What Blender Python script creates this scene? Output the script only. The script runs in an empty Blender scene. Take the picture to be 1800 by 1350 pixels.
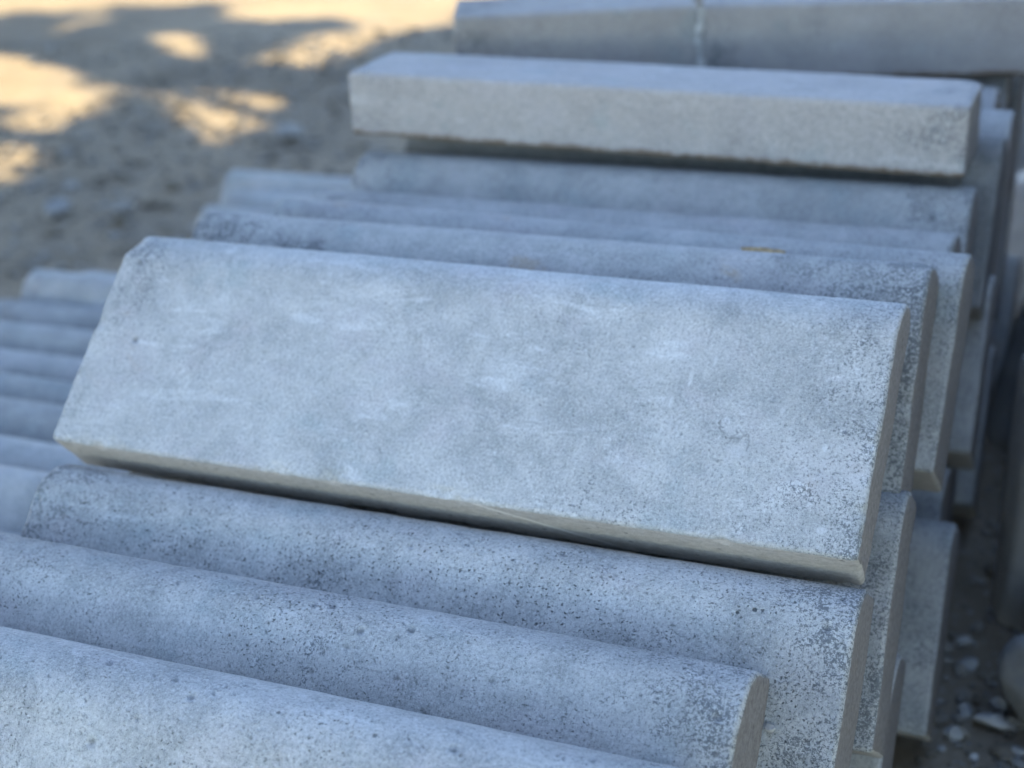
import bpy, math, random
import numpy as np
from mathutils import Matrix, Vector

R_ = math.radians
scene = bpy.context.scene
COL = scene.collection

# ------------------------------------------------------------------ camera
CAMZ = 1.36
cam_d = bpy.data.cameras.new("camera")
cam = bpy.data.objects.new("camera", cam_d)
COL.objects.link(cam)
scene.camera = cam
cam_d.sensor_fit = 'HORIZONTAL'
cam_d.sensor_width = 36.0
cam_d.lens = 54.08
cam_d.clip_start = 0.05
cam_d.clip_end = 500.0
cam.matrix_world = (Matrix.Translation((0, 0, CAMZ)) @ Matrix.Rotation(R_(90 - 23.787), 4, 'X')
                    @ Matrix.Rotation(R_(-2.994), 4, 'Z'))
cam_d.dof.use_dof = True
cam_d.dof.focus_distance = 1.55
cam_d.dof.aperture_fstop = 2.8

# ------------------------------------------------------------------ sky, sun, exposure
SUN_EL = R_(33)
SUN_H = Vector((-0.80, 0.60, 0)).normalized()
SUN_DIR = Vector((SUN_H.x * math.cos(SUN_EL), SUN_H.y * math.cos(SUN_EL), math.sin(SUN_EL)))   # towards the sun
world = bpy.data.worlds.new("World")
scene.world = world
world.use_nodes = True
wn = world.node_tree
for n in list(wn.nodes):
    wn.nodes.remove(n)
w_out = wn.nodes.new('ShaderNodeOutputWorld')
w_bg = wn.nodes.new('ShaderNodeBackground')
w_sky = wn.nodes.new('ShaderNodeTexSky')
w_sky.sky_type = 'NISHITA'
w_sky.sun_disc = False
w_sky.sun_elevation = SUN_EL
w_sky.sun_rotation = math.atan2(SUN_H.x, SUN_H.y)
w_sky.air_density = 1.0
w_sky.dust_density = 0.3
w_sky.ozone_density = 1.0
w_bg.inputs['Strength'].default_value = 0.13
wn.links.new(w_sky.outputs[0], w_bg.inputs[0])
wn.links.new(w_bg.outputs[0], w_out.inputs[0])

sun_d = bpy.data.lights.new("sun", 'SUN')
sun_d.energy = 4.2
sun_d.angle = R_(0.55)
sun_d.color = (1.0, 0.81, 0.46)
sun = bpy.data.objects.new("sun", sun_d)
COL.objects.link(sun)
sun.rotation_euler = SUN_DIR.to_track_quat('Z', 'Y').to_euler()
sun.location = (-9, 7, 9)

scene.view_settings.view_transform = 'Standard'
scene.view_settings.look = 'None'
scene.view_settings.exposure = 2.38
scene.view_settings.gamma = 1.0
scene.view_settings.use_curve_mapping = False
scene.cycles.use_denoising = True
scene.cycles.max_bounces = 4
scene.cycles.diffuse_bounces = 3
scene.cycles.use_adaptive_sampling = True
scene.cycles.adaptive_threshold = 0.02


# ------------------------------------------------------------------ helpers
def tag(o, label=None, cat=None, group=None, kind=None):
    if label: o['label'] = label
    if cat: o['category'] = cat
    if group: o['group'] = group
    if kind: o['kind'] = kind
    return o


def link_mesh(name, verts, faces, mats, parent=None, smooth=True, mat_index=None):
    me = bpy.data.meshes.new(name)
    verts = np.asarray(verts, dtype=np.float32)
    if isinstance(faces, np.ndarray):
        nf, k = faces.shape
        me.vertices.add(len(verts)); me.vertices.foreach_set('co', verts.ravel())
        me.loops.add(nf * k); me.loops.foreach_set('vertex_index', faces.astype(np.int32).ravel())
        me.polygons.add(nf)
        me.polygons.foreach_set('loop_start', np.arange(0, nf * k, k, dtype=np.int32))
    else:
        me.from_pydata(verts.tolist(), [], faces)
    if mat_index is not None:
        me.polygons.foreach_set('material_index', np.asarray(mat_index, dtype=np.int32))
    me.polygons.foreach_set('use_smooth', np.full(len(me.polygons), smooth, dtype=bool))
    me.update(calc_edges=True)
    me.validate()
    for m in (mats if isinstance(mats, (list, tuple)) else [mats]):
        me.materials.append(m)
    o = bpy.data.objects.new(name, me)
    COL.objects.link(o)
    if parent: o.parent = parent
    return o


def _hash(ix, iy, iz, seed):
    h = (ix.astype(np.uint32) * np.uint32(374761393) + iy.astype(np.uint32) * np.uint32(668265263)
         + iz.astype(np.uint32) * np.uint32(2147483647) + np.uint32((seed * 974711 + 13) & 0xffffffff))
    h = (h ^ (h >> np.uint32(13))) * np.uint32(1274126177)
    h = h ^ (h >> np.uint32(16))
    return h.astype(np.float64) / 4294967295.0


def vnoise(P, seed=0):
    """value noise in -1..1 at points P (n,3)"""
    F = np.floor(P); f = P - F; f = f * f * (3 - 2 * f)
    I = F.astype(np.int64)
    r = np.zeros(len(P))
    for dx in (0, 1):
        for dy in (0, 1):
            for dz in (0, 1):
                w = ((f[:, 0] if dx else 1 - f[:, 0]) * (f[:, 1] if dy else 1 - f[:, 1]) * (f[:, 2] if dz else 1 - f[:, 2]))
                r += w * _hash(I[:, 0] + dx, I[:, 1] + dy, I[:, 2] + dz, seed)
    return r * 2 - 1


def fbm(P, seed=0, oct=3):
    r = 0; a = 1; t = 0
    for k in range(oct):
        r = r + a * vnoise(P * (2.03 ** k), seed + 7 * k); t += a; a *= .5
    return r / t


# ------------------------------------------------------------------ materials
class NT:
    def __init__(self, name):
        self.m = bpy.data.materials.new(name); self.m.use_nodes = True
        self.t = self.m.node_tree
        for n in list(self.t.nodes): self.t.nodes.remove(n)
        self.out = self.t.nodes.new('ShaderNodeOutputMaterial')
        self.b = self.t.nodes.new('ShaderNodeBsdfPrincipled')
        self.t.links.new(self.b.outputs[0], self.out.inputs[0])

    def n(self, typ, **kw):
        nd = self.t.nodes.new(typ)
        for k, v in kw.items(): setattr(nd, k, v)
        return nd

    def put(self, sock, v):
        if isinstance(v, bpy.types.NodeSocket): self.t.links.new(v, sock)
        elif isinstance(v, tuple) and sock.type == 'RGBA' and len(v) == 3: sock.default_value = (*v, 1)
        else: sock.default_value = v

    def math(self, op, a, b=None, c=None, clamp=False):
        nd = self.n('ShaderNodeMath', operation=op, use_clamp=clamp)
        self.put(nd.inputs[0], a)
        if b is not None: self.put(nd.inputs[1], b)
        if c is not None: self.put(nd.inputs[2], c)
        return nd.outputs[0]

    def mul(self, a, b): return self.math('MULTIPLY', a, b)
    def add(self, a, b): return self.math('ADD', a, b)

    def noise(self, vec, scale, detail=3, rough=.55, dist=0.0):
        nd = self.n('ShaderNodeTexNoise')
        self.put(nd.inputs['Vector'], vec); nd.inputs['Scale'].default_value = scale
        nd.inputs['Detail'].default_value = detail; nd.inputs['Roughness'].default_value = rough
        nd.inputs['Distortion'].default_value = dist
        return nd.outputs['Fac']

    def vor(self, vec, scale, feature='F1', rnd=1.0):
        nd = self.n('ShaderNodeTexVoronoi', feature=feature)
        self.put(nd.inputs['Vector'], vec); nd.inputs['Scale'].default_value = scale
        nd.inputs['Randomness'].default_value = rnd
        return nd

    def ramp(self, v, a, b, lo=0.0, hi=1.0, smooth=True):
        nd = self.n('ShaderNodeMapRange', interpolation_type='SMOOTHSTEP' if smooth else 'LINEAR')
        self.put(nd.inputs['Value'], v)
        for k, x in (('From Min', a), ('From Max', b), ('To Min', lo), ('To Max', hi)): self.put(nd.inputs[k], x)
        return nd.outputs['Result']

    def mix(self, f, a, b, blend='MIX'):
        nd = self.n('ShaderNodeMix', data_type='RGBA', blend_type=blend)
        self.put(nd.inputs[0], f); self.put(nd.inputs[6], a); self.put(nd.inputs[7], b)
        return nd.outputs[2]

    def scalev(self, vec, s):
        nd = self.n('ShaderNodeVectorMath', operation='MULTIPLY')
        self.put(nd.inputs[0], vec); nd.inputs[1].default_value = s
        return nd.outputs[0]

    def bump(self, h, dist, strength=1.0, normal=None):
        nd = self.n('ShaderNodeBump')
        self.put(nd.inputs['Height'], h); nd.inputs['Distance'].default_value = dist; nd.inputs['Strength'].default_value = strength
        if normal is not None: self.put(nd.inputs['Normal'], normal)
        return nd.outputs[0]


def concrete(name, cast=None, pale=(.575, .565, .552), grey=(.315, .322, .322), dark=(.145, .155, .165), extra=None, far=False):
    """object colour: R tone, G pore density, B dark mottling, alpha white bloom; custom property shift moves the pattern"""
    k = NT(name)
    tc = k.n('ShaderNodeTexCoord').outputs['Object']
    oi = k.n('ShaderNodeObjectInfo')
    sh = k.n('ShaderNodeAttribute', attribute_type='OBJECT', attribute_name='shift').outputs['Fac']
    sep = k.n('ShaderNodeSeparateColor'); k.t.links.new(oi.outputs['Color'], sep.inputs[0])
    tone, pore, mott, bloom = sep.outputs[0], sep.outputs[1], sep.outputs[2], oi.outputs['Alpha']
    off = k.n('ShaderNodeCombineXYZ')
    for i, q in enumerate((1.0, 2.3, 3.7)): k.put(off.inputs[i], k.mul(sh, q))
    va = k.n('ShaderNodeVectorMath', operation='ADD'); k.put(va.inputs[0], tc); k.put(va.inputs[1], off.outputs[0])
    P = va.outputs[0]
    sx = k.n('ShaderNodeSeparateXYZ'); k.put(sx.inputs[0], tc)
    X, Z = sx.outputs[0], sx.outputs[2]
    fine = k.noise(P, 280.0, 3, .72)
    grain = k.noise(P, 820.0, 1, .7)
    gm = k.add(k.mul(fine, .62), k.mul(grain, .38))
    mid = k.noise(P, 26.0, 4, .68)
    pit = None
    if cast:   # cast ends and undersides: grey-brown of the mould, undersides painted as if better lit
        st = k.noise(P if cast == 'end' else k.scalev(P, (.5, 1, 1)), 170.0, 3, .7)
        lo, hi = ((.20, .178, .172), (.295, .268, .258)) if cast == 'end' else ((.44, .405, .37), (.55, .51, .47))
        col = k.mix(k.ramp(st, .34, .68), lo, hi)
        col = k.mix(k.ramp(mid, .54, .72, 0, .30), col, (.30, .275, .255))
        col = k.mix(k.ramp(gm, .52, .62, 0, .30), col, (.19, .178, .165))
        pv = k.vor(k.scalev(P, (1, 1, .7)) if cast == 'end' else k.scalev(P, (.45, 1, 1)), 150.0)
        ps = k.n('ShaderNodeSeparateColor'); k.put(ps.inputs[0], pv.outputs['Color'])
        hole = k.ramp(k.math('SUBTRACT', pv.outputs['Distance'], k.ramp(ps.outputs[0], .62, 1, -.05, .26, False)), .05, -.04)
        col = k.mix(k.mul(hole, .7), col, (.105, .10, .095))
    else:
        cloudy = k.noise(P, 10.0, 8, .78, .3)
        col = k.mix(k.ramp(cloudy, .26, .71), grey, pale)
        hue = k.noise(k.scalev(P, (1, 1.3, 1.3)), 7.0, 3, .65)
        col = k.mix(k.ramp(hue, .54, .68, 0, .42), col, (.50, .468, .478))
        col = k.mix(k.ramp(hue, .45, .30, 0, .55), col, (.35, .395, .405))
        # sand grain, faint
        col = k.mix(k.ramp(gm, .50, .64, 0, .62), col, (.155, .165, .168))
        col = k.mix(k.ramp(gm, .48, .36, 0, .48), col, (.72, .72, .71))
        # dark grime in fine mottles, stronger towards the ends of the kerb
        zone = k.noise(P, 3.6, 4, .62, .9)
        e0 = k.math('MINIMUM', X, k.math('SUBTRACT', 1.0, X))
        edge = k.ramp(k.add(e0, k.mul(k.math('SUBTRACT', zone, .5), .60)), -.03, .24, 1, 0)
        z0 = k.math('SUBTRACT', .66, k.mul(mott, .26))
        zmask = k.math('MULTIPLY', k.math('MAXIMUM', k.ramp(zone, z0, k.add(z0, .34)), k.mul(edge, .95)), mott, clamp=True)
        sp = k.add(k.mul(gm, .74), k.mul(mid, .34))
        th = k.math('SUBTRACT', .66, k.mul(zmask, .17))
        speck = k.ramp(sp, th, k.add(th, .07))
        col = k.mix(k.mul(k.math('MULTIPLY', zmask, 1.7, clamp=True), k.ramp(speck, 0, 1, .08, .88)), col, dark)
        # hair-fine rub marks along the length
        hair = k.noise(k.scalev(P, (1.5, 34, 34)), 7.0, 4, .6)
        hm = k.mul(k.ramp(hair, .63, .70), k.ramp(cloudy, .45, .6))
        col = k.mix(k.mul(hm, .42), col, (.21, .215, .215))
        # rubbed white lime bloom, dragged along the length, and chalky clouds
        drag = k.noise(k.scalev(P, (1.6, 6, 6)), 5.0, 5, .72, .6)
        wm = k.mul(k.mul(k.ramp(drag, .54, .76), bloom), k.ramp(gm, .62, .40, .4, 1))
        col = k.mix(k.mul(wm, .9), col, (.69, .69, .69))
        cl2 = k.mul(k.ramp(mid, .58, .74), k.mul(bloom, k.ramp(gm, .56, .42)))
        col = k.mix(k.mul(cl2, .65), col, (.68, .68, .675))
        # rust and clay stains
        rs = k.mul(k.ramp(hue, .66, .74), k.ramp(mid, .46, .60))
        col = k.mix(k.mul(rs, .42), col, (.44, .32, .18))
        if not far:
            # pores: pinholes and larger air holes against the mould, inner shade and dirt put into the colour
            wob = k.n('ShaderNodeVectorMath', operation='ADD'); k.put(wob.inputs[0], P)
            wv = k.n('ShaderNodeTexNoise'); k.put(wv.inputs['Vector'], P); wv.inputs['Scale'].default_value = 210; wv.inputs['Detail'].default_value = 1
            k.put(wob.inputs[1], k.scalev(wv.outputs['Color'], (.006, .006, .006)))
            pz = k.math('SUBTRACT', .80, k.mul(pore, .44))
            pm = k.ramp(k.noise(P, 7.0, 4, .65), pz, k.add(pz, .22))
            v1 = k.vor(k.scalev(wob.outputs[0], (1, 1.6, 1.6)), 205.0)
            s1 = k.n('ShaderNodeSeparateColor'); k.put(s1.inputs[0], v1.outputs['Color'])
            rad1 = k.ramp(s1.outputs[0], .25, 1.0, -.04, .36, False)
            pit1 = k.mul(k.ramp(k.math('SUBTRACT', v1.outputs['Distance'], rad1), .06, -.05), pm)
            v2 = k.vor(P, 42.0)
            s2 = k.n('ShaderNodeSeparateColor'); k.put(s2.inputs[0], v2.outputs['Color'])
            rad2 = k.ramp(s2.outputs[1], .70, 1.0, -.05, .11, False)
            pit2 = k.mul(k.ramp(k.math('SUBTRACT', v2.outputs['Distance'], rad2), .03, -.03), k.mul(pore, 1.1))
            pit = k.math('MAXIMUM', pit1, pit2)
            col = k.mix(k.mul(pit, .8), col, (.095, .10, .104))
            gr = k.n('ShaderNodeAttribute', attribute_type='GEOMETRY', attribute_name='pit_shade_dirt').outputs['Fac']  # darkens the modelled pits: painted depth shade plus dirt
            col = k.mix(k.mul(gr, .6), col, (.13, .125, .115))
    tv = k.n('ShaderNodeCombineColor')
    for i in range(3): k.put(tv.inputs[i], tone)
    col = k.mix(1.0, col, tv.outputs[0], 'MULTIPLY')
    if extra: col = extra(k, col, tc, X, Z, fine)
    k.put(k.b.inputs['Base Color'], col)
    k.b.inputs['Roughness'].default_value = .88
    k.b.inputs['Specular IOR Level'].default_value = .35
    nb = k.bump(k.add(k.mul(fine, .8), k.mul(mid, .9)), .0020, .9)
    if pit is not None: nb = k.bump(k.math('SUBTRACT', 1.0, pit), .0022, .9, nb)
    k.put(k.b.inputs['Normal'], nb)
    return k.m


def hero_marks(k, col, tc, X, Z, fine):
    """chalky tool dashes and a shallow ring-shaped scar on the top kerb's face"""
    for (x0, z0, rx, rz, a) in ((.792, .180, .0026, .010, 1), (.776, .150, .0022, .008, .95), (.781, .122, .0016, .014, .55),
                                (.772, .118, .0014, .008, .6), (.40, .052, .004, .003, .8), (.815, .205, .0022, .007, .8), (.93, .075, .004, .003, .8),
                                (.952, .118, .003, .005, .9), (.948, .052, .004, .003, .9), (.885, .034, .005, .003, .7), (.965, .026, .006, .004, .9), (.90, .155, .003, .004, .6)):
        dx = k.math('DIVIDE', k.math('SUBTRACT', k.add(X, k.mul(fine, .004)), x0 + .002), rx)
        dz = k.math('DIVIDE', k.math('SUBTRACT', Z, z0), rz)
        d = k.add(k.mul(dx, dx), k.mul(dz, dz))
        col = k.mix(k.mul(k.ramp(d, 1.6, .2, 0, a * .8), k.ramp(fine, .42, .52)), col, (.70, .70, .70))
    wn_ = k.n('ShaderNodeTexNoise'); k.put(wn_.inputs['Vector'], tc); wn_.inputs['Scale'].default_value = 55; wn_.inputs['Detail'].default_value = 4
    wx = k.n('ShaderNodeSeparateColor'); k.put(wx.inputs[0], wn_.outputs['Color'])
    for (x0, z0, r0, w) in ((.858, .100, .017, .0020), (.846, .128, .010, .0018)):
        dx = k.math('SUBTRACT', k.add(X, k.mul(k.math('SUBTRACT', wx.outputs[0], .5), .05)), x0)
        dz = k.math('SUBTRACT', k.add(Z, k.mul(k.math('SUBTRACT', wx.outputs[1], .5), .05)), z0)
        d = k.math('SQRT', k.add(k.mul(dx, dx), k.mul(dz, dz)))
        ring = k.ramp(k.math('ABSOLUTE', k.math('SUBTRACT', d, r0)), w * 1.5, w * .3)
        col = k.mix(k.mul(k.mul(ring, k.ramp(wx.outputs[2], .45, .55)), .45), col, (.17, .175, .18))
        col = k.mix(k.ramp(d, r0, r0 * .3, 0, .3), col, (.60, .60, .62))
    return col


def rusty_foot(k, col, tc, X, Z, fine):
    """clay-brown line where the block lay on wet ground"""
    e = k.add(Z, k.mul(k.math('SUBTRACT', k.noise(tc, 40, 4, .7), .5), .022))
    return k.mix(k.ramp(e, .014, .001, 0, .9), col, (.15, .095, .05))


def hero_scratch(k, col, tc, X, Z, fine):
    """a pale scratch running across the underside"""
    sy = k.n('ShaderNodeSeparateXYZ'); k.put(sy.inputs[0], tc)
    Y = sy.outputs[1]
    # line from (x .56, y .004) to (x .735, y .070)
    lin = k.math('SUBTRACT', Y, k.add(.004, k.mul(k.math('SUBTRACT', X, .575), .46)))
    m = k.ramp(k.math('ABSOLUTE', k.add(lin, k.mul(k.math('SUBTRACT', fine, .5), .003))), .0050, .0018)
    m = k.mul(m, k.ramp(X, .56, .58)); m = k.mul(m, k.ramp(X, .745, .72))
    return k.mix(k.mul(m, .85), col, (.74, .70, .65))


M_FACE = concrete("weathered_concrete")
M_FACE_HERO = concrete("weathered_concrete_top_kerb", extra=hero_marks)
M_END = concrete("cast_concrete_end", cast='end')
M_UNDER = concrete("cast_concrete_underside", cast='under')
M_UNDER_HERO = concrete("cast_concrete_scratched_underside", cast='under', extra=hero_scratch)
M_FAR = concrete("weathered_concrete_plain", far=True)
M_BLOCK = concrete("buff_concrete", far=True, pale=(.52, .485, .465), grey=(.40, .37, .36), extra=rusty_foot)


# ------------------------------------------------------------------ kerb builder
def profile(H, T, R, rb, st_front, st_back):
    """closed outline in (y, z): front face up, rounded top front edge, top, back down, bottom"""
    pts, reg = [], []          # reg 0 face/top, 1 back, 2 bottom

    def line(a, b, st, g):
        n = max(1, int(round(math.dist(a, b) / st)))
        for i in range(n):
            t = i / n; pts.append((a[0] + (b[0] - a[0]) * t, a[1] + (b[1] - a[1]) * t)); reg.append(g)

    def arc(c, r, a0, a1, st, g):
        n = max(2, int(round(abs(a1 - a0) * r / st)))
        for i in range(n):
            t = a0 + (a1 - a0) * i / n; pts.append((c[0] + r * math.cos(t), c[1] + r * math.sin(t))); reg.append(g)
    line((0, rb), (0, H - R), st_front, 0)
    arc((R, H - R), R, math.pi, math.pi / 2, st_front, 0)
    line((R, H), (T - rb * 2, H), st_front, 0)
    arc((T - rb * 2, H - rb * 2), rb * 2, math.pi / 2, 0, st_front * 1.5, 0)
    line((T, H - rb * 2), (T, rb), st_back, 1)
    arc((T - rb, rb), rb, 0, -math.pi / 2, st_back * .4, 2)
    line((T - rb, 0), (rb, 0), st_front * 1.5, 2)
    arc((rb, rb), rb, -math.pi / 2, -math.pi, st_front * .8, 0)
    return np.array(pts), np.array(reg)


def kerb_mesh(L, H, T, R, step, seed, rb=.005, wob=.0012, chip=.004, pits=0, burr=.0012):
    st = step
    prof, reg = profile(H, T, R, rb, st, max(st * 4, .012))
    n = len(prof)
    lo = min(T, H) * .5
    med = prof.copy()                       # nearest point of the medial line
    if H > T:
        med[:, 0] = T * .5; med[:, 1] = np.clip(prof[:, 1], lo, H - lo)
    else:
        med[:, 1] = H * .5; med[:, 0] = np.clip(prof[:, 0], lo, T - lo)
    er = rb * 1.1                           # rounding of the end arris
    rings = []                              # (x, inset distance, is_cap)
    dirv = med - prof; dl = np.linalg.norm(dirv, axis=1, keepdims=True); dirn = dirv / np.maximum(dl, 1e-9)
    capf = [1.0, .72, .45, .2, 0.0] if st > .004 else [1.0, .9, .8, .68, .56, .44, .32, .2, .1, 0.0]
    for f in capf[::-1][:-1]: rings.append((0.0, ('f', f)))
    head = rings[:len(capf) - 1]
    # left end: cap rings from centre outwards, then rounded arris, then the body
    left = head + [(er * (1 - math.cos(R_(a))), ('d', er * (1 - math.sin(R_(a))))) for a in (15, 45, 75)]
    nb_ = max(2, int(round((L - 2 * er) / st)))
    body = [(er + (L - 2 * er) * i / nb_, ('d', 0.0)) for i in range(nb_ + 1)]
    right = [(L - x, q) for x, q in left[::-1]]
    seq = left + body + right
    V = np.zeros((len(seq), n, 3)); capw = np.zeros((len(seq), n))
    for i, (x, (kd, v)) in enumerate(seq):
        if kd == 'f':
            d_in = er + (dl - er) * (1 - v)
            q = prof + dirn * np.minimum(d_in, dl)
            capw[i] = 1
        else:
            q = prof + dirn * v
        V[i, :, 0] = x; V[i, :, 1:] = q
    P = V.reshape(-1, 3)
    inward = np.tile(np.hstack([np.zeros((n, 1)), dirn]), (len(seq), 1))
    capw = capw.ravel()
    endx = np.minimum(P[:, 0], L - P[:, 0])
    near_end = np.clip(1 - endx / .02, 0, 1)
    # corner-ness along the profile (bottom front/back edges)
    cz = np.tile(np.minimum(np.hypot(prof[:, 0], prof[:, 1]), np.hypot(prof[:, 0] - T, prof[:, 1])), len(seq))
    near_cor = np.clip(1 - cz / .014, 0, 1)
    q = P + seed * 3.17
    d = wob * (.9 * fbm(q * 7, seed, 2) + .55 * fbm(q * 28, seed + 1, 2) + .28 * fbm(q * 95, seed + 2, 2))
    arris = np.maximum(near_end * (1 - capw), near_cor)
    cn = fbm(q * np.array([26, 26, 26]), seed + 3, 3)
    d += arris * np.clip(cn - .12, 0, 1) * chip * 2.2
    d += near_end * (1 - capw) * burr * fbm(q * 60, seed + 4, 2)
    pitw = np.zeros(len(P))
    if pits:
        rng = np.random.default_rng(seed)
        arc_front = (reg == 0).sum()
        vis = np.where(np.tile(reg == 0, len(seq)) & (capw < .5))[0]
        A = P[vis]
        order = np.argsort(A[:, 0]); A = A[order]; vis = vis[order]; ax = A[:, 0]
        for _ in range(pits):
            c = A[rng.integers(len(A))]
            if fbm((c * 6 + seed)[None], seed + 9, 2)[0] < -.05 and rng.random() < .8: continue
            r = rng.choice([.0018, .0026, .0034, .0044], p=[.45, .30, .18, .07])
            a, b = np.searchsorted(ax, c[0] - r), np.searchsorted(ax, c[0] + r)
            dd = np.linalg.norm(A[a:b] - c, axis=1)
            m = dd < r
            d[vis[a:b][m]] += (r * .8) * np.sqrt(1 - (dd[m] / r) ** 2); pitw[vis[a:b][m]] = np.maximum(pitw[vis[a:b][m]], 1 - (dd[m] / r) ** 2)
    P += inward * d[:, None]
    # ends: rough, not quite flat
    sgn = np.where(P[:, 0] < L / 2, 1.0, -1.0)
    ew = np.clip(1 - endx / er, 0, 1)
    P[:, 0] += sgn * ew * (.0012 * fbm(q * 24, seed + 5, 2) + np.clip(cn - .25, 0, 1) * chip * .8)
    m = len(seq)
    i = np.arange(m - 1)[:, None]; j = np.arange(n)[None, :]; j2 = (j + 1) % n
    F = np.stack([i * n + j, i * n + j2, (i + 1) * n + j2, (i + 1) * n + j], -1).reshape(-1, 4)
    mi = np.zeros((m - 1, n), dtype=int)
    mi[:, reg == 2] = 1
    mi[:, reg == 1] = 2
    nc = len(capf) - 1
    mi[:nc, :] = 2; mi[-nc:, :] = 2
    F = F[:, ::-1]
    return P, F, mi.ravel(), pitw


# pile axes (world): A along a kerb, N away from the camera across the rows
YAW = R_(-22.9)
ORG = np.array([-.654, 1.540])
AX = np.array([math.cos(YAW), math.sin(YAW)]); NX = np.array([-math.sin(YAW), math.cos(YAW)])
KH, KT, KR = .3016, .129, .071
KLEN = 1.0


def put_kerb(n, s, z, lean=40, yaw=None, label=None, group=None, step=.018, seed=0, look=(1, .5, .5, .5), mats=None, L=KLEN,
             H=KH, T=KT, R=KR, slope=0.0, name='concrete_kerb', kw_shift=None, **kw):
    """n, s, z: front bottom left arris, in pile axes; z is measured from the camera height"""
    P, F, mi, pw = kerb_mesh(L, H, T, R, step, seed, **kw)
    o = link_mesh(name, P, F, mats or [M_FACE if step < .006 else M_FAR, M_UNDER, M_END], mat_index=mi)
    if pw.any() and len(pw) == len(o.data.vertices):
        o.data.attributes.new('pit_shade_dirt', 'FLOAT', 'POINT').data.foreach_set('value', pw.astype(np.float32))
    yw = YAW if yaw is None else R_(yaw)
    p = ORG + n * NX + s * AX
    a = Vector((math.cos(yw), math.sin(yw), 0)); nn = Vector((-math.sin(yw), math.cos(yw), 0)); zz = Vector((0, 0, 1))
    le = R_(lean)
    up = zz * math.cos(le) + nn * math.sin(le); t = nn * math.cos(le) - zz * math.sin(le)
    a2 = a * math.cos(slope) + up * math.sin(slope); up2 = up * math.cos(slope) - a * math.sin(slope)
    M = Matrix((( a2.x, t.x, up2.x, p[0]), (a2.y, t.y, up2.y, p[1]), (a2.z, t.z, up2.z, z + CAMZ), (0, 0, 0, 1)))
    o.matrix_world = M
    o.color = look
    o['shift'] = kw_shift if kw_shift is not None else float((seed * 7.31) % 23)
    tag(o, label, 'kerb', group, 'thing')
    return o


# ------------------------------------------------------------------ ground
def ground():
    k = NT("dry_dirt")
    tc = k.n('ShaderNodeTexCoord').outputs['Object']
    big = k.noise(tc, .55, 5, .6, .5)
    mid = k.noise(tc, 4.0, 6, .65)
    fine = k.noise(tc, 38.0, 5, .7)
    col = k.mix(k.ramp(big, .38, .62), (.205, .165, .12), (.285, .23, .165))
    col = k.mix(k.ramp(mid, .45, .7, 0, .6), col, (.26, .22, .175))
    col = k.mix(k.ramp(mid, .46, .28, 0, .7), col, (.14, .118, .092))
    col = k.mix(k.ramp(fine, .5, .72, 0, .55), col, (.34, .28, .21))
    v = k.vor(tc, 26.0)
    sc_ = k.n('ShaderNodeSeparateColor'); k.put(sc_.inputs[0], v.outputs['Color'])
    col = k.mix(k.mul(k.ramp(v.outputs['Distance'], .36, .26), k.ramp(sc_.outputs[0], .55, .6, 0, .55)), col, (.28, .255, .225))
    k.put(k.b.inputs['Base Color'], col)
    k.b.inputs['Roughness'].default_value = .95
    k.b.inputs['Specular IOR Level'].default_value = .2
    k.put(k.b.inputs['Normal'], k.bump(k.add(mid, k.mul(fine, .35)), .03, .8))
    # one sheet: fine near the pile, coarse out to the horizon
    xs = np.concatenate([-np.geomspace(220, 6, 14), np.linspace(-5.5, 5.5, 111), np.geomspace(6, 220, 14)])
    ys = np.concatenate([-np.geomspace(220, 3, 14), np.linspace(-2.5, 11, 136), np.geomspace(11.6, 220, 14)])
    X, Y = np.meshgrid(xs, ys, indexing='ij')
    P = np.stack([X.ravel(), Y.ravel(), np.zeros(X.size)], 1)
    fade = np.clip(1.3 - np.hypot(P[:, 0], P[:, 1] - 3) / 30, 0, 1)
    P[:, 2] = (.05 * fbm(P * .7, 3, 3) + .018 * fbm(P * 5, 4, 3)) * fade
    # trodden flat where the pile stands
    rel = P[:, :2] - ORG; nn = rel @ NX; ss = rel @ AX
    inside = np.clip((1.7 - np.abs(ss - 0.0)) / .5, 0, 1) * np.clip((1.9 - np.abs(nn - 1.0)) / .5, 0, 1)
    P[:, 2] = P[:, 2] * (1 - inside) + inside * (-.012 + .008 * fbm(P * 9, 5, 2))
    nx, ny = len(xs), len(ys)
    i = np.arange(nx - 1)[:, None]; j = np.arange(ny - 1)[None]
    F = np.stack([i * ny + j, (i + 1) * ny + j, (i + 1) * ny + j + 1, i * ny + j + 1], -1).reshape(-1, 4)
    o = link_mesh('ground', P, F, k.m)
    tag(o, 'dry brown dirt yard with dappled tree shade', kind='structure')
    return P, xs, ys


GP, GXS, GYS = ground()
_gz = GP[:, 2].reshape(len(GXS), len(GYS))


def gz(x, y):
    i = int(np.clip(np.searchsorted(GXS, x) - 1, 0, len(GXS) - 2)); j = int(np.clip(np.searchsorted(GYS, y) - 1, 0, len(GYS) - 2))
    u = (x - GXS[i]) / (GXS[i + 1] - GXS[i]); v = (y - GYS[j]) / (GYS[j + 1] - GYS[j])
    return float(_gz[i, j] * (1 - u) * (1 - v) + _gz[i + 1, j] * u * (1 - v) + _gz[i, j + 1] * (1 - u) * v + _gz[i + 1, j + 1] * u * v)


# ------------------------------------------------------------------ the pile of kerbs
G_TOP = 'leaning kerbs in the top layer of the pile'
G_MID = 'leaning kerbs in the middle layer of the pile'
G_BOT = 'leaning kerbs in the bottom layer of the pile'
G_SIDE = 'leaning kerbs in the low row beside the pile'
G_FLAT = 'square kerbs lying flat on the pile'
rnd = random.Random(5)

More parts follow.
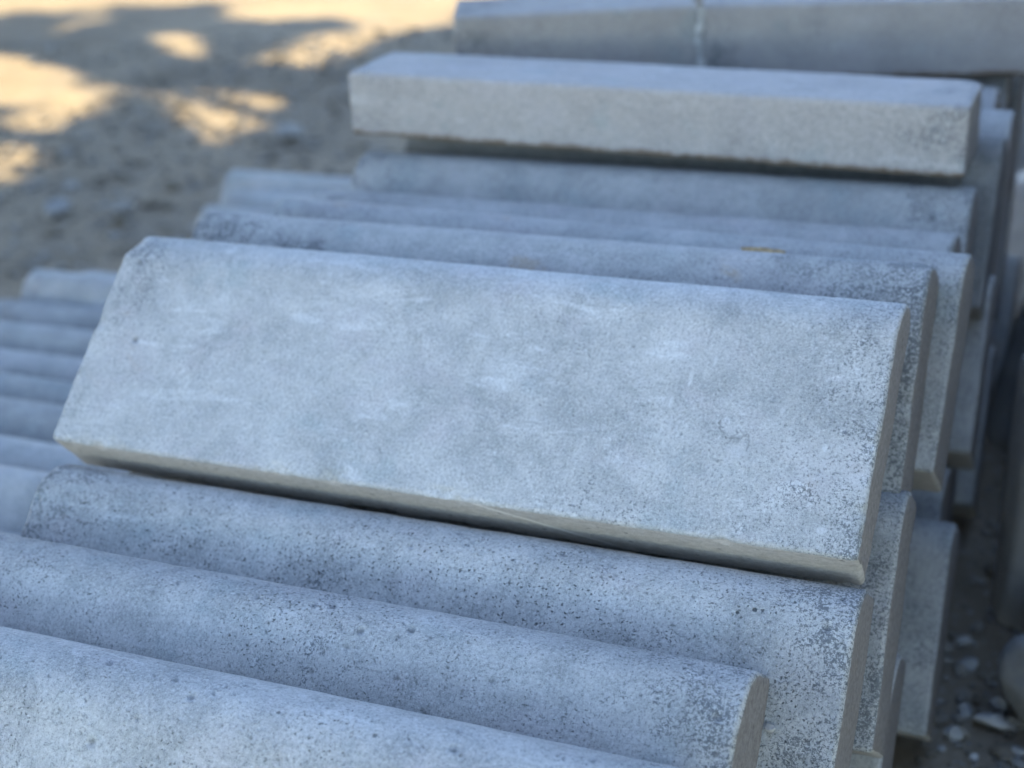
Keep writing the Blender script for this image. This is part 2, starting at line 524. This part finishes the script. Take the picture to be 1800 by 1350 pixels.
# top layer --------------------------------------------------------------
put_kerb(.222, -.016, -.813, 49.0, -23.3, 'large pale grey kerb in sharp focus, broad face tilted towards the viewer', G_TOP,
         step=.0026, seed=11, look=(1.10, .62, .74, 1.0), mats=[M_FACE_HERO, M_UNDER_HERO, M_END], pits=14, chip=.009, wob=.0011, T=.090, H=.328, R=.074, L=1.006, slope=.001)
put_kerb(.405, .003, -.847, 37.2, -22.7, 'dark speckled kerb directly behind the broad tilted one, rust flake at its lower corner', G_TOP,
         step=.005, seed=12, look=(.88, .5, 1.15, .9), chip=.004, slope=.004)
put_kerb(.568, .025, -.870, 38.4, -24.3, 'blue grey kerb second behind the broad tilted one, dry leaf scrap on its top', G_TOP,
         step=.007, seed=13, look=(.84, .4, .7, .5))
put_kerb(.732, -.006, -.907, 38, -22.9, 'kerb with a brown chipped right corner, third behind the broad tilted one', G_TOP,
         step=.009, seed=14, look=(.88, .3, .7, .6), chip=.012)
put_kerb(.897, .000, -.889, 38, -22.6, 'dusty grey kerb just in front of the dark gap under the square block', G_TOP,
         step=.009, seed=15, look=(.84, .3, .8, .6))
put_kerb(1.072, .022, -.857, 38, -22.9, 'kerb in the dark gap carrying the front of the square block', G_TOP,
         step=.012, seed=16, look=(.55, .3, .45, .3))  # low tone puts the shade of the gap into its colour
for q, (n, s) in enumerate(((1.24, .02), (1.405, -.02), (1.57, -.015), (1.735, .0))):
    lab = 'leaning kerb showing a dark face and right end between the two flat blocks' if q == 2 else \
        'leaning kerb covered by the flat square blocks at the back of the pile'
    put_kerb(n, s, -.857, 38, -22.9, lab, G_TOP, seed=30 + q, look=(.9, .3, .5, .5))

# middle layer -----------------------------------------------------------
put_kerb(-.337, -.105, -1.055, 38.5, -23.2, 'nearest rounded kerb cut off by the bottom left corner of the view', G_MID,
         step=.0028, seed=21, look=(1.02, .8, .7, .9), pits=330, wob=.0014)
put_kerb(-.171, -.075, -1.053, 38.9, -22.8, 'pitted rounded kerb with open air holes, second from the viewer', G_MID,
         step=.0026, seed=22, look=(.96, .9, 1.0, .8), pits=420, wob=.0013, slope=-.005)
put_kerb(-.003, 0.0, -1.051, 37.6, -22.8, 'speckled kerb right under the broad tilted one, dark pores along its rounded top', G_MID,
         step=.0028, seed=23, look=(.97, 1.2, .95, .85), pits=200, wob=.0012, slope=-.005)
put_kerb(.203, .016, -1.051, 38.6, -23.1, 'kerb whose right end stands under the rust flake, right of the front kerbs', G_MID,
         step=.005, seed=25, look=(.9, .4, .9, .6), slope=.012)
for q, (n, s) in enumerate(((.37, -.06), (.535, -.08), (.70, -.05), (.82, -.07))):
    put_kerb(n, s, -1.075, 38, -22.9, 'kerb buried inside the middle layer of the pile', G_MID, seed=50 + q, look=(.9, .3, .5, .4))
put_kerb(.986, .030, -1.055, 38, -22.9, 'kerb jutting out on the right below the top layer, dark face and pale end', G_MID,
         step=.009, seed=58, look=(.85, .3, .6, .3))
for q, (n, s) in enumerate(((1.151, -.02), (1.316, .0), (1.481, -.02), (1.646, .0), (1.811, -.03))):
    put_kerb(n, s, -1.06, 38, -22.9, 'kerb buried inside the middle layer of the pile', G_MID, seed=60 + q, look=(.9, .3, .5, .4))

# bottom layer -----------------------------------------------------------
bot = [(-.62, -.05, 0), (-.455, -.04, 0), (-.29, -.05, 0), (-.12, -.03, 0), (.05, -.03, 0),
       (.225, .012, 'low kerb end beside the gravel, tucked under the front right corner'),
       (.40, -.022, 'narrow kerb end in front of the dark upright slab face'),
       (.575, .035, 'dark shaded kerb jutting out at lower right above the gravel'),
       (.742, .004, 'kerb end just behind the dark jutting kerb at lower right')]
bot += [(.908 + .166 * q, .03 * ((q * 7) % 3) - .04, 0) for q in range(6)]
for q, (n, s, lab) in enumerate(bot):
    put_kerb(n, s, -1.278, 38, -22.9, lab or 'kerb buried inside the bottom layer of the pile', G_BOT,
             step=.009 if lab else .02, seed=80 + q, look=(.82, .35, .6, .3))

# low row on the left ----------------------------------------------------
SIDE_WORDS = ['nearest', 'second', 'third', 'fourth', 'fifth', 'sixth', 'seventh', 'eighth', 'ninth', 'tenth', 'eleventh', 'twelfth']
n = .10; side = []
while n < 1.27:
    side.append((n, -.965 + rnd.uniform(-.07, .04) if n < .9 else -.925 + rnd.uniform(-.02, .02))); n += .108 + rnd.uniform(0, .012)
side += [(1.72, -.885), (1.855, -.90), (1.99, -.975)]
for q, (n, s) in enumerate(side):
    if n < 1.5: lab = '%s kerb from the viewer in the low blurred row at the left edge' % SIDE_WORDS[q]
    else: lab = {1.72: 'nearest', 1.855: 'middle', 1.99: 'farthest'}[n] + ' of three low kerbs peeking out left of the back of the pile'
    put_kerb(n, s, -1.285 + rnd.uniform(-.024, .014), 38 + rnd.uniform(-3.5, 0), -22.9 + rnd.uniform(-1, 1), lab, G_SIDE,
             step=.009, seed=120 + q, look=(.88 + rnd.uniform(-.12, .08), .35, .7, .6), L=.915, T=.080, R=.05, H=.295)

# flat square kerbs on top -----------------------------------------------
BM = [M_BLOCK, M_UNDER, M_END]
put_kerb(1.087, -.017, -.649, 0, -23.1, 'square pale kerb block lying flat across the leaning kerbs', G_FLAT, L=1.0, H=.106, T=.172, R=.006, slope=-.013,
         step=.006, seed=201, look=(.98, .3, .7, .9), mats=BM, rb=.004, chip=.006)


def put_world(x, y, z, yaw, **kw):
    d = np.array([x, y]) - ORG
    return put_kerb(float(d @ NX), float(d @ AX), z, 0, yaw, **kw)


put_world(-.072, 2.802, -.645, -1.5, label='short flat block farthest back, left of the white lime streak', group=G_FLAT, L=.441, H=.137, T=.185, R=.006,
          step=.008, seed=202, look=(.80, .3, .9, .4), mats=BM, rb=.005, chip=.006)
put_world(.376, 2.787, -.645, -9.0, label='long flat block farthest back at the upper right', group=G_FLAT, L=.78, H=.137, T=.185, R=.006,
          step=.008, seed=203, look=(.84, .3, .9, .4), mats=BM, rb=.005, chip=.006)

# ------------------------------------------------------------------ stones, gravel and scraps
def stone_material(name, a, b, c):
    k = NT(name)
    tc = k.n('ShaderNodeTexCoord').outputs['Object']
    rn = k.n('ShaderNodeNewGeometry').outputs['Random Per Island']
    m1 = k.noise(tc, 14, 5, .65); m2 = k.noise(tc, 90, 4, .7)
    col = k.mix(k.ramp(m1, .36, .64), a, b)
    col = k.mix(k.ramp(m2, .5, .75, 0, .6), col, c)
    hs = k.n('ShaderNodeHueSaturation'); k.put(hs.inputs['Color'], col)
    k.put(hs.inputs['Value'], k.ramp(rn, 0, 1, .65, 1.2, False)); k.put(hs.inputs['Saturation'], k.ramp(rn, 0, 1, 1.5, .3, False))
    k.put(k.b.inputs['Base Color'], hs.outputs[0])
    k.b.inputs['Roughness'].default_value = .9; k.b.inputs['Specular IOR Level'].default_value = .25
    k.put(k.b.inputs['Normal'], k.bump(k.add(m1, k.mul(m2, .4)), .006, .9))
    return k.m


M_STONE = stone_material("grey_rubble_stone", (.27, .265, .255), (.36, .35, .33), (.20, .20, .20))
M_PALE = stone_material("pale_limestone", (.40, .37, .34), (.47, .44, .41), (.33, .30, .27))
M_GRAVEL = stone_material("mixed_gravel", (.21, .185, .155), (.29, .26, .22), (.16, .142, .12))


def ico(sub):
    import bmesh
    bm = bmesh.new(); bmesh.ops.create_icosphere(bm, subdivisions=sub, radius=1.0)
    V = np.array([v.co[:] for v in bm.verts]); F = np.array([[v.index for v in f.verts] for f in bm.faces]); bm.free()
    return V, F


ICO = {s_: ico(s_) for s_ in (1, 2, 4)}


def stone_shape(seed, sub=4, planes=9, sharp=.78):
    """a broken stone: a ball cut by random planes, then roughened"""
    V, F = ICO[sub]; V = V.copy(); rng = np.random.default_rng(seed)
    for _ in range(planes):
        nrm = rng.normal(size=3); nrm /= np.linalg.norm(nrm); h = sharp * rng.uniform(.72, 1.12)
        d = V @ nrm; over = d > h
        V[over] -= np.outer(d[over] - h, nrm)
    if sub > 2: V *= (1 + .05 * fbm(V * 2.2 + seed, seed, 3) + .02 * fbm(V * 8 + seed, seed + 1, 2))[:, None]
    return V, F


def put_stone(name, x, y, size, seed, label, group=None, mat=None, rot=(0, 0, 0), sink=.15, z=None, cat='stone', planes=9, sharp=.66):
    V, F = stone_shape(seed, 4, planes, sharp)
    V = (V - (V.max(0) + V.min(0)) / 2) / ((V.max(0) - V.min(0)) / 2)
    V = V * (np.array(size) / 2)
    Rm = np.array(Matrix.Rotation(R_(rot[2]), 3, 'Z') @ Matrix.Rotation(R_(rot[1]), 3, 'Y') @ Matrix.Rotation(R_(rot[0]), 3, 'X'))
    V = V @ Rm.T
    lo = V[:, 2].min(); hgt = V[:, 2].max() - lo
    o = link_mesh(name, V, F, mat or M_STONE)
    o.location = (x, y, (gz(x, y) if z is None else z) - lo - sink * hgt)
    tag(o, label, cat, group, 'thing')
    return o


G_RUB = 'rubble stones along the right edge'
put_stone('boulder', .765, 1.80, (.17, .20, .18), 27, 'blunt blue grey boulder at the lower right edge', G_RUB, rot=(10, 5, 20), sink=.1, planes=12, sharp=.9)
put_stone('stone_block', .865, 2.06, (.26, .28, .46), 8, 'tall pale broken block standing behind the boulder', G_RUB, mat=M_PALE, rot=(4, 10, 30), planes=14, sink=.06)
put_stone('rubble_stone', 1.10, 2.62, (.34, .40, .42), 5, 'dark rubble stone behind the tall pale block', G_RUB, rot=(0, 20, 40))
put_stone('rubble_stone', 1.28, 3.25, (.42, .45, .58), 6, 'large dark stone halfway up the right edge', G_RUB, rot=(30, 0, 10))
put_stone('rubble_stone', 1.50, 3.85, (.50, .6, .70), 9, 'big blue grey stone near the upper right corner', G_RUB, rot=(0, 30, 70))
put_stone('rubble_stone', 1.19, 3.02, (.16, .18, .15), 12, 'small pale stone on the shaded ground by the rubble', G_RUB, mat=M_PALE, rot=(0, 10, 50))
put_stone('rubble_stone', 1.85, 4.75, (.8, .7, .85), 15, 'farthest rubble stone at the upper right corner', G_RUB, rot=(0, 0, 20))
for q, (x, y, w_, h_, lab) in enumerate((  # unseen stones added to keep light off the right side
        (1.26, 2.30, .62, 1.25, 'big unseen rubble stone added to block light, level with the boulder'),
        (.95, 1.34, .50, 1.1, 'big unseen rubble stone added to block light by the lower right corner'),
        (1.62, 2.95, .75, 1.35, 'big unseen rubble stone added to block light behind the dark one'),
        (1.95, 3.70, .80, 1.4, 'big unseen rubble stone added to block light by the upper right edge'),
        (1.30, 1.74, .60, 1.3, 'big unseen rubble stone added to block light, right of the boulder'))):
    put_stone('rubble_stone', x, y, (w_, w_ * 1.1, h_), 60 + q, lab, G_RUB, rot=(0, 6, 40 * q), planes=12)

G_PEB = 'single stones lying in the gravel at lower right'
for (x, y, sz, sd, lab, mt, rz) in (
        (.666, 1.806, (.064, .036, .030), 31, 'flat pinkish white stone on the gravel, longest of the loose ones', M_PALE, -28),
        (.684, 1.848, (.026, .024, .022), 32, 'small pale stone just behind the flat white one', M_PALE, 0),
        (.632, 1.840, (.030, .026, .022), 33, 'light grey wedge stone beside the jutting dark kerb', M_STONE, 40),
        (.613, 1.732, (.014, .014, .012), 34, 'tiny white pebble in the gravel at the bottom edge', M_PALE, 0),
        (.673, 1.740, (.034, .022, .018), 35, 'blue grey chip in the gravel at the lower right corner', M_STONE, -10),
        (.600, 1.785, (.026, .024, .024), 36, 'grey stone touching the foot of the jutting kerb', M_STONE, 10),
        (.682, 2.019, (.030, .026, .018), 37, 'bluish stone on the shaded ground above the flat white one', M_STONE, 0),
        (.672, 1.957, (.034, .028, .018), 38, 'dull grey stone between the kerb end and the boulder', M_STONE, 30)):
    put_stone('loose_stone', x, y, sz, sd, lab, G_PEB, mat=mt, rot=(0, 8, rz), sink=.2)

G_LEFT = 'blurred stones on the dirt left of the pile'
for (x, y, sz, sd, lab) in (
        (-1.384, 4.626, (.11, .09, .06), 41, 'blurred grey stone on the dirt at the left, largest there'),
        (-1.166, 4.558, (.08, .07, .05), 43, 'dull blurred stone right of the largest one on the dirt'),
        (-.739, 5.359, (.13, .11, .07), 46, 'dark blurred stone left of the square pale block')):
    put_stone('loose_stone', x, y, sz, sd, lab, G_LEFT, mat=M_GRAVEL, rot=(0, 0, sd * 37), sink=.25)


def gravel():
    rng = np.random.default_rng(77)
    shapes = [stone_shape(300 + i, 1, 3, .9)[0] for i in range(12)]; F0 = ICO[1][1]
    VV, FF = [], []; c = 0

    def drop(x, y, r):
        nonlocal c
        d = np.array([x, y]) - ORG; nn, ss = d @ NX, d @ AX
        if -.75 < nn < 2.1 and -.12 < ss < 1.02: return
        if 0 < nn < 2.5 and -1.1 < ss < 0: return
        V = shapes[rng.integers(12)] * (r * np.array([rng.uniform(.8, 1.5), rng.uniform(.7, 1.1), rng.uniform(.45, .8)]))
        a = rng.uniform(0, 6.283); ca, sa = math.cos(a), math.sin(a)
        V = np.stack([V[:, 0] * ca - V[:, 1] * sa, V[:, 0] * sa + V[:, 1] * ca, V[:, 2]], 1)
        VV.append(V + [x, y, gz(x, y) + r * .25]); FF.append(F0 + c); c += len(V)
    for _ in range(5200):       # right of the pile
        x = rng.uniform(.45, 1.6); y = rng.uniform(1.2, 3.6); drop(x, y, rng.choice([.004, .007, .011, .017], p=[.42, .33, .19, .06]))
    for _ in range(5500):       # left and behind
        x = rng.uniform(-3.6, .6); y = rng.uniform(2.8, 7.2)
        if vnoise(np.array([[x * 1.1, y * 1.1, 0]]), 5)[0] < -.25: continue
        drop(x, y, rng.choice([.008, .013, .020, .030], p=[.5, .32, .15, .03]))
    o = link_mesh('gravel', np.concatenate(VV), np.concatenate(FF), M_GRAVEL, smooth=False)
    tag(o, 'loose grey and brown gravel scattered over the dirt', 'gravel', kind='stuff')


gravel()


def plain(name, col, rough=.8):
    k = NT(name)
    tc = k.n('ShaderNodeTexCoord').outputs['Object']
    k.put(k.b.inputs['Base Color'], k.mix(k.ramp(k.noise(tc, 160, 4, .6), .35, .65), tuple(c * .6 for c in col), tuple(min(1, c * 1.25) for c in col)))
    k.b.inputs['Roughness'].default_value = rough
    return k.m


def scrap(name, label, cat, pos, size, seed, mat, rot):
    """a thin crumpled flake"""
    nx_, ny_ = 12, 8
    u = np.linspace(-1, 1, nx_); v = np.linspace(-1, 1, ny_)
    U, W = np.meshgrid(u, v, indexing='ij')
    w = (1 - .75 * U ** 2) * (1 + .25 * vnoise(np.stack([U.ravel() * 3, W.ravel(), np.zeros(U.size)], 1) + seed, seed).reshape(U.shape))
    P = np.stack([U * size[0] / 2, W * w * size[1] / 2, size[2] * (.6 * fbm(np.stack([U.ravel() * 1.5, W.ravel() * 1.5, np.zeros(U.size) + seed], 1), seed, 2).reshape(U.shape) + .5 * U ** 2)], -1).reshape(-1, 3)
    P2 = P - [0, 0, .0006]; N_ = len(P)
    i = np.arange(nx_ - 1)[:, None]; j = np.arange(ny_ - 1)[None]
    F = np.stack([i * ny_ + j, (i + 1) * ny_ + j, (i + 1) * ny_ + j + 1, i * ny_ + j + 1], -1).reshape(-1, 4)
    rim = [k * ny_ for k in range(nx_)] + [(nx_ - 1) * ny_ + k for k in range(1, ny_)] + [k * ny_ + ny_ - 1 for k in range(nx_ - 2, -1, -1)] + [k for k in range(ny_ - 2, 0, -1)]
    E = np.array([[rim[k], rim[k] + N_, rim[(k + 1) % len(rim)] + N_, rim[(k + 1) % len(rim)]] for k in range(len(rim))])
    o = link_mesh(name, np.concatenate([P, P2]), np.concatenate([F, F[:, ::-1] + N_, E]), mat)
    o.matrix_world = Matrix.Translation(pos) @ Matrix.Rotation(R_(rot[2]), 4, 'Z') @ Matrix.Rotation(R_(rot[1]), 4, 'Y') @ Matrix.Rotation(R_(rot[0]), 4, 'X')
    tag(o, label, cat, None, 'thing')
    return o


def pile_pt(n, s, z):
    p = ORG + n * NX + s * AX
    return (p[0], p[1], z + CAMZ)


M_LEAFDRY = plain("dry_ochre_leaf", (.46, .32, .16))
M_RUST = plain("rusty_flake", (.34, .16, .07))

scrap('dry_leaf', 'ochre scrap of dry leaf on top of a kerb behind the broad one', 'leaf', (.337, 1.902, CAMZ - .667), (.060, .012, .003), 3, M_LEAFDRY, (32, 0, -24))
scrap('rust_flake', 'thin rusty flake stuck under the lower right corner of a kerb', 'flake', pile_pt(.492, .978, -.921), (.050, .034, .004), 5, M_RUST, (-38, 0, -23))
M_LIME = plain("white_lime_mortar", (.46, .46, .455), .9)


def lime():
    # run of mortar squeezed from the joint between the two flat blocks
    zs = np.linspace(.005, .131, 26); V = []
    for i, z in enumerate(zs):
        w = .006 + .014 * math.exp(-z / .018) + .002 * math.sin(z * 210); dpt = .004 + .004 * math.exp(-z / .02)
        for a in np.linspace(0, math.pi, 7): V.append((w * math.cos(a) + .003 * math.sin(z * 60), -dpt * math.sin(a), z))
    F = [(i * 7 + j, i * 7 + j + 1, (i + 1) * 7 + j + 1, (i + 1) * 7 + j) for i in range(25) for j in range(6)]
    o = link_mesh('mortar_run', V, F, M_LIME)
    o.location = (.373, 2.790, CAMZ - .645)
    tag(o, 'white run of lime mortar over the joint of the farthest blocks', 'mortar', None, 'thing')


lime()
put_stone('concrete_crumb', 0, 0, (.011, .008, .008), 91, 'small white crumb lodged beside the pitted kerb end', None, mat=M_PALE, z=0)
bpy.data.objects['concrete_crumb'].location = pile_pt(.081, .934, -.938)

# ------------------------------------------------------------------ unseen trees around the view; crowns shade the pile, leaves left out over sunny patches
LIT = [[(-1.41, 6.63), (-1.29, 6.64), (-1.2, 6.48), (-1.09, 6.57), (-0.89, 6.3), (-1.01, 5.98), (-1.08, 5.75), (-1.22, 6.06)],
       [(-1.57, 7.28), (-1.42, 7.38), (-1.31, 7.08), (-1.32, 6.79), (-1.46, 6.85)],
       [(-0.98, 6.84), (-0.89, 7.15), (-0.66, 7.27), (-0.48, 7.46), (-0.26, 7.44), (-0.33, 7.09), (-0.55, 6.85), (-0.68, 6.58), (-0.91, 6.66)],
       [(-1.39, 8.88), (0.44, 8.88), (-0.01, 7.92), (-0.23, 7.39), (-0.48, 7.43), (-0.86, 7.69), (-1.16, 7.62), (-1.3, 8.13)],
       [(-3.93, 10.37), (-1.48, 9.54), (-1.33, 8.45), (-2.04, 8.49), (-2.07, 8.19), (-2.45, 8.38), (-2.82, 8.41), (-3.23, 8.36)],
       [(-2.62, 7.59), (-2.17, 7.33), (-1.88, 7.13), (-1.8, 6.86), (-1.88, 6.59), (-2.02, 6.41), (-2.26, 6.41)],
       [(-2.43, 7.9), (-2.18, 7.58), (-2.08, 8.2), (-1.98, 7.85), (-2.03, 7.54), (-2.16, 7.4), (-2.35, 7.52)],
       [(-1.89, 6.03), (-1.82, 6.19), (-1.71, 6.29), (-1.64, 6.12), (-1.73, 5.92)],
       [(-1.97, 5.49), (-1.75, 5.45), (-1.66, 5.3), (-1.65, 5.15), (-1.86, 5.13)]]


GROW = (.40, .13, .16, .22, .25, .22, .14, .24, .24)


def in_gap(Q):
    """gaps in the foliage through which the sun reaches these patches of ground"""
    res = np.zeros(len(Q), bool)
    for poly, gr in zip(LIT, GROW):
        c = np.mean(poly, axis=0); r_ = np.mean(np.linalg.norm(np.array(poly) - c, axis=1))
        pl = [tuple(c + (np.array(p) - c) * (1 + gr / r_)) for p in poly]
        ins = np.zeros(len(Q), bool)
        for a, b in zip(pl, pl[1:] + pl[:1]):
            cond = (a[1] > Q[:, 1]) != (b[1] > Q[:, 1])
            xx = (b[0] - a[0]) * (Q[:, 1] - a[1]) / (b[1] - a[1] + 1e-12) + a[0]
            ins ^= cond & (Q[:, 0] < xx)
        res |= ins
    return res


k = NT("green_leaf")
tcg = k.n('ShaderNodeNewGeometry').outputs['Random Per Island']
k.put(k.b.inputs['Base Color'], k.mix(tcg, (.040, .046, .022), (.07, .074, .042)))
k.b.inputs['Roughness'].default_value = .6
M_LEAF = k.m
k = NT("tree_bark")
tcb = k.n('ShaderNodeTexCoord').outputs['Object']
k.put(k.b.inputs['Base Color'], k.mix(k.noise(k.scalev(tcb, (6, 6, 1)), 4, 5, .7), (.06, .045, .035), (.17, .135, .10)))
k.b.inputs['Roughness'].default_value = .95
M_BARK = k.m


def tube(pts, rad, sides=8):
    V, F = [], []
    for i, (p, r) in enumerate(zip(pts, rad)):
        p = Vector(p); d = (Vector(pts[min(i + 1, len(pts) - 1)]) - Vector(pts[max(i - 1, 0)])).normalized()
        a = d.orthogonal().normalized(); b = d.cross(a)
        for s in range(sides):
            t = 2 * math.pi * s / sides; q = p + a * (r * math.cos(t)) + b * (r * math.sin(t)); V.append(q[:])
        if i:
            for s in range(sides):
                F.append(((i - 1) * sides + s, (i - 1) * sides + (s + 1) % sides, i * sides + (s + 1) % sides, i * sides + s))
    return V, F


def tree(x, y, rad, vr, ch, seed, nleaf):
    rng = np.random.default_rng(seed)
    t = bpy.data.objects.new('leafy_tree', None); COL.objects.link(t); t.location = (x, y, 0)
    tag(t, 'unseen leafy tree placed so its crown keeps light off the pile', 'tree', 'shade trees around the viewer', 'thing')
    V, F = tube([(0, 0, -.1), (.05, .03, 1.2), (-.04, .06, 2.6), (.06, 0, ch - .6), (0, 0, ch + vr * .6)], [.26, .20, .17, .12, .03], 10)
    link_mesh('trunk', V, F, M_BARK, t)
    cl = []
    for q in range(9):
        a = q * 2.4 + rng.uniform(-.4, .4); rr = rad * rng.uniform(.55, .85); h = ch + rng.uniform(-.6, .6) * vr
        z0 = rng.uniform(1.7, ch)
        p1 = (rr * .5 * math.cos(a), rr * .5 * math.sin(a), z0 + (h - z0) * .6); p2 = (rr * math.cos(a), rr * math.sin(a), h)
        pts_ = np.array([p2, p1, [(a_ + b_) / 2 for a_, b_ in zip(p1, p2)], [a_ / 2 for a_ in p1[:2]] + [(z0 + p1[2]) / 2]]) + [x, y, 0]
        if in_gap(pts_[:, :2] - np.outer(pts_[:, 2] / math.tan(SUN_EL), np.array(SUN_H[:2]))).any(): continue
        V, F = tube([(0, 0, z0), p1, p2], [.06, .035, .012], 6)
        link_mesh('limb', V, F, M_BARK, t); cl.append(p2)
    # leaf clumps through the crown volume
    nc = 130
    d = rng.normal(size=(nc, 3)); d /= np.linalg.norm(d, axis=1, keepdims=True); d *= rng.uniform(.25, 1, (nc, 1)) ** .5
    C = d * [rad, rad, vr] + [0, 0, ch]
    P = C[rng.integers(nc, size=nleaf)] + rng.normal(size=(nleaf, 3)) * [.40, .40, .34]
    W = P + [x, y, 0]
    land = W[:, :2] - np.outer(W[:, 2] / math.tan(SUN_EL), np.array(SUN_H[:2]))
    P = P[~in_gap(land)]; m = len(P)
    ax = rng.normal(size=(m, 3)); ax /= np.linalg.norm(ax, axis=1, keepdims=True)
    bx = np.cross(ax, rng.normal(size=(m, 3))); bx /= np.linalg.norm(bx, axis=1, keepdims=True)
    ln = rng.uniform(.10, .18, (m, 1)); wd = ln * .42
    VV = np.stack([P - ax * ln, P + bx * wd, P + ax * ln, P - bx * wd], 1).reshape(-1, 3)
    FF = np.arange(m * 4).reshape(-1, 4)
    link_mesh('crown', VV, FF, M_LEAF, t, smooth=False)


for q, (x, y, rad, vr, ch) in enumerate(((-6.8, 5.4, 2.5, 3.0, 5.5), (-7.6, 3.2, 2.4, 3.0, 5.4), (-5.8, 7.3, 2.4, 3.0, 5.6), (-9.2, 9.4, 2.6, 3.2, 6.0),
                                         (-7.4, 11.0, 2.6, 3.2, 6.0), (-4.7, 9.2, 2.2, 2.8, 5.4), (-5.0, 12.2, 2.4, 2.8, 5.6), (6.6, -.6, 2.4, 3.2, 5.0),
                                         (6.6, 3.2, 2.4, 3.0, 4.8), (5.2, -3.8, 2.6, 3.6, 5.6), (1.0, -10.6, 2.6, 3.2, 5.8), (-3.0, -4.4, 2.6, 3.4, 5.6))):  # trees to the right and behind the viewer are added to block sky light
    tree(x, y, rad, vr, ch, 500 + q, 20000)
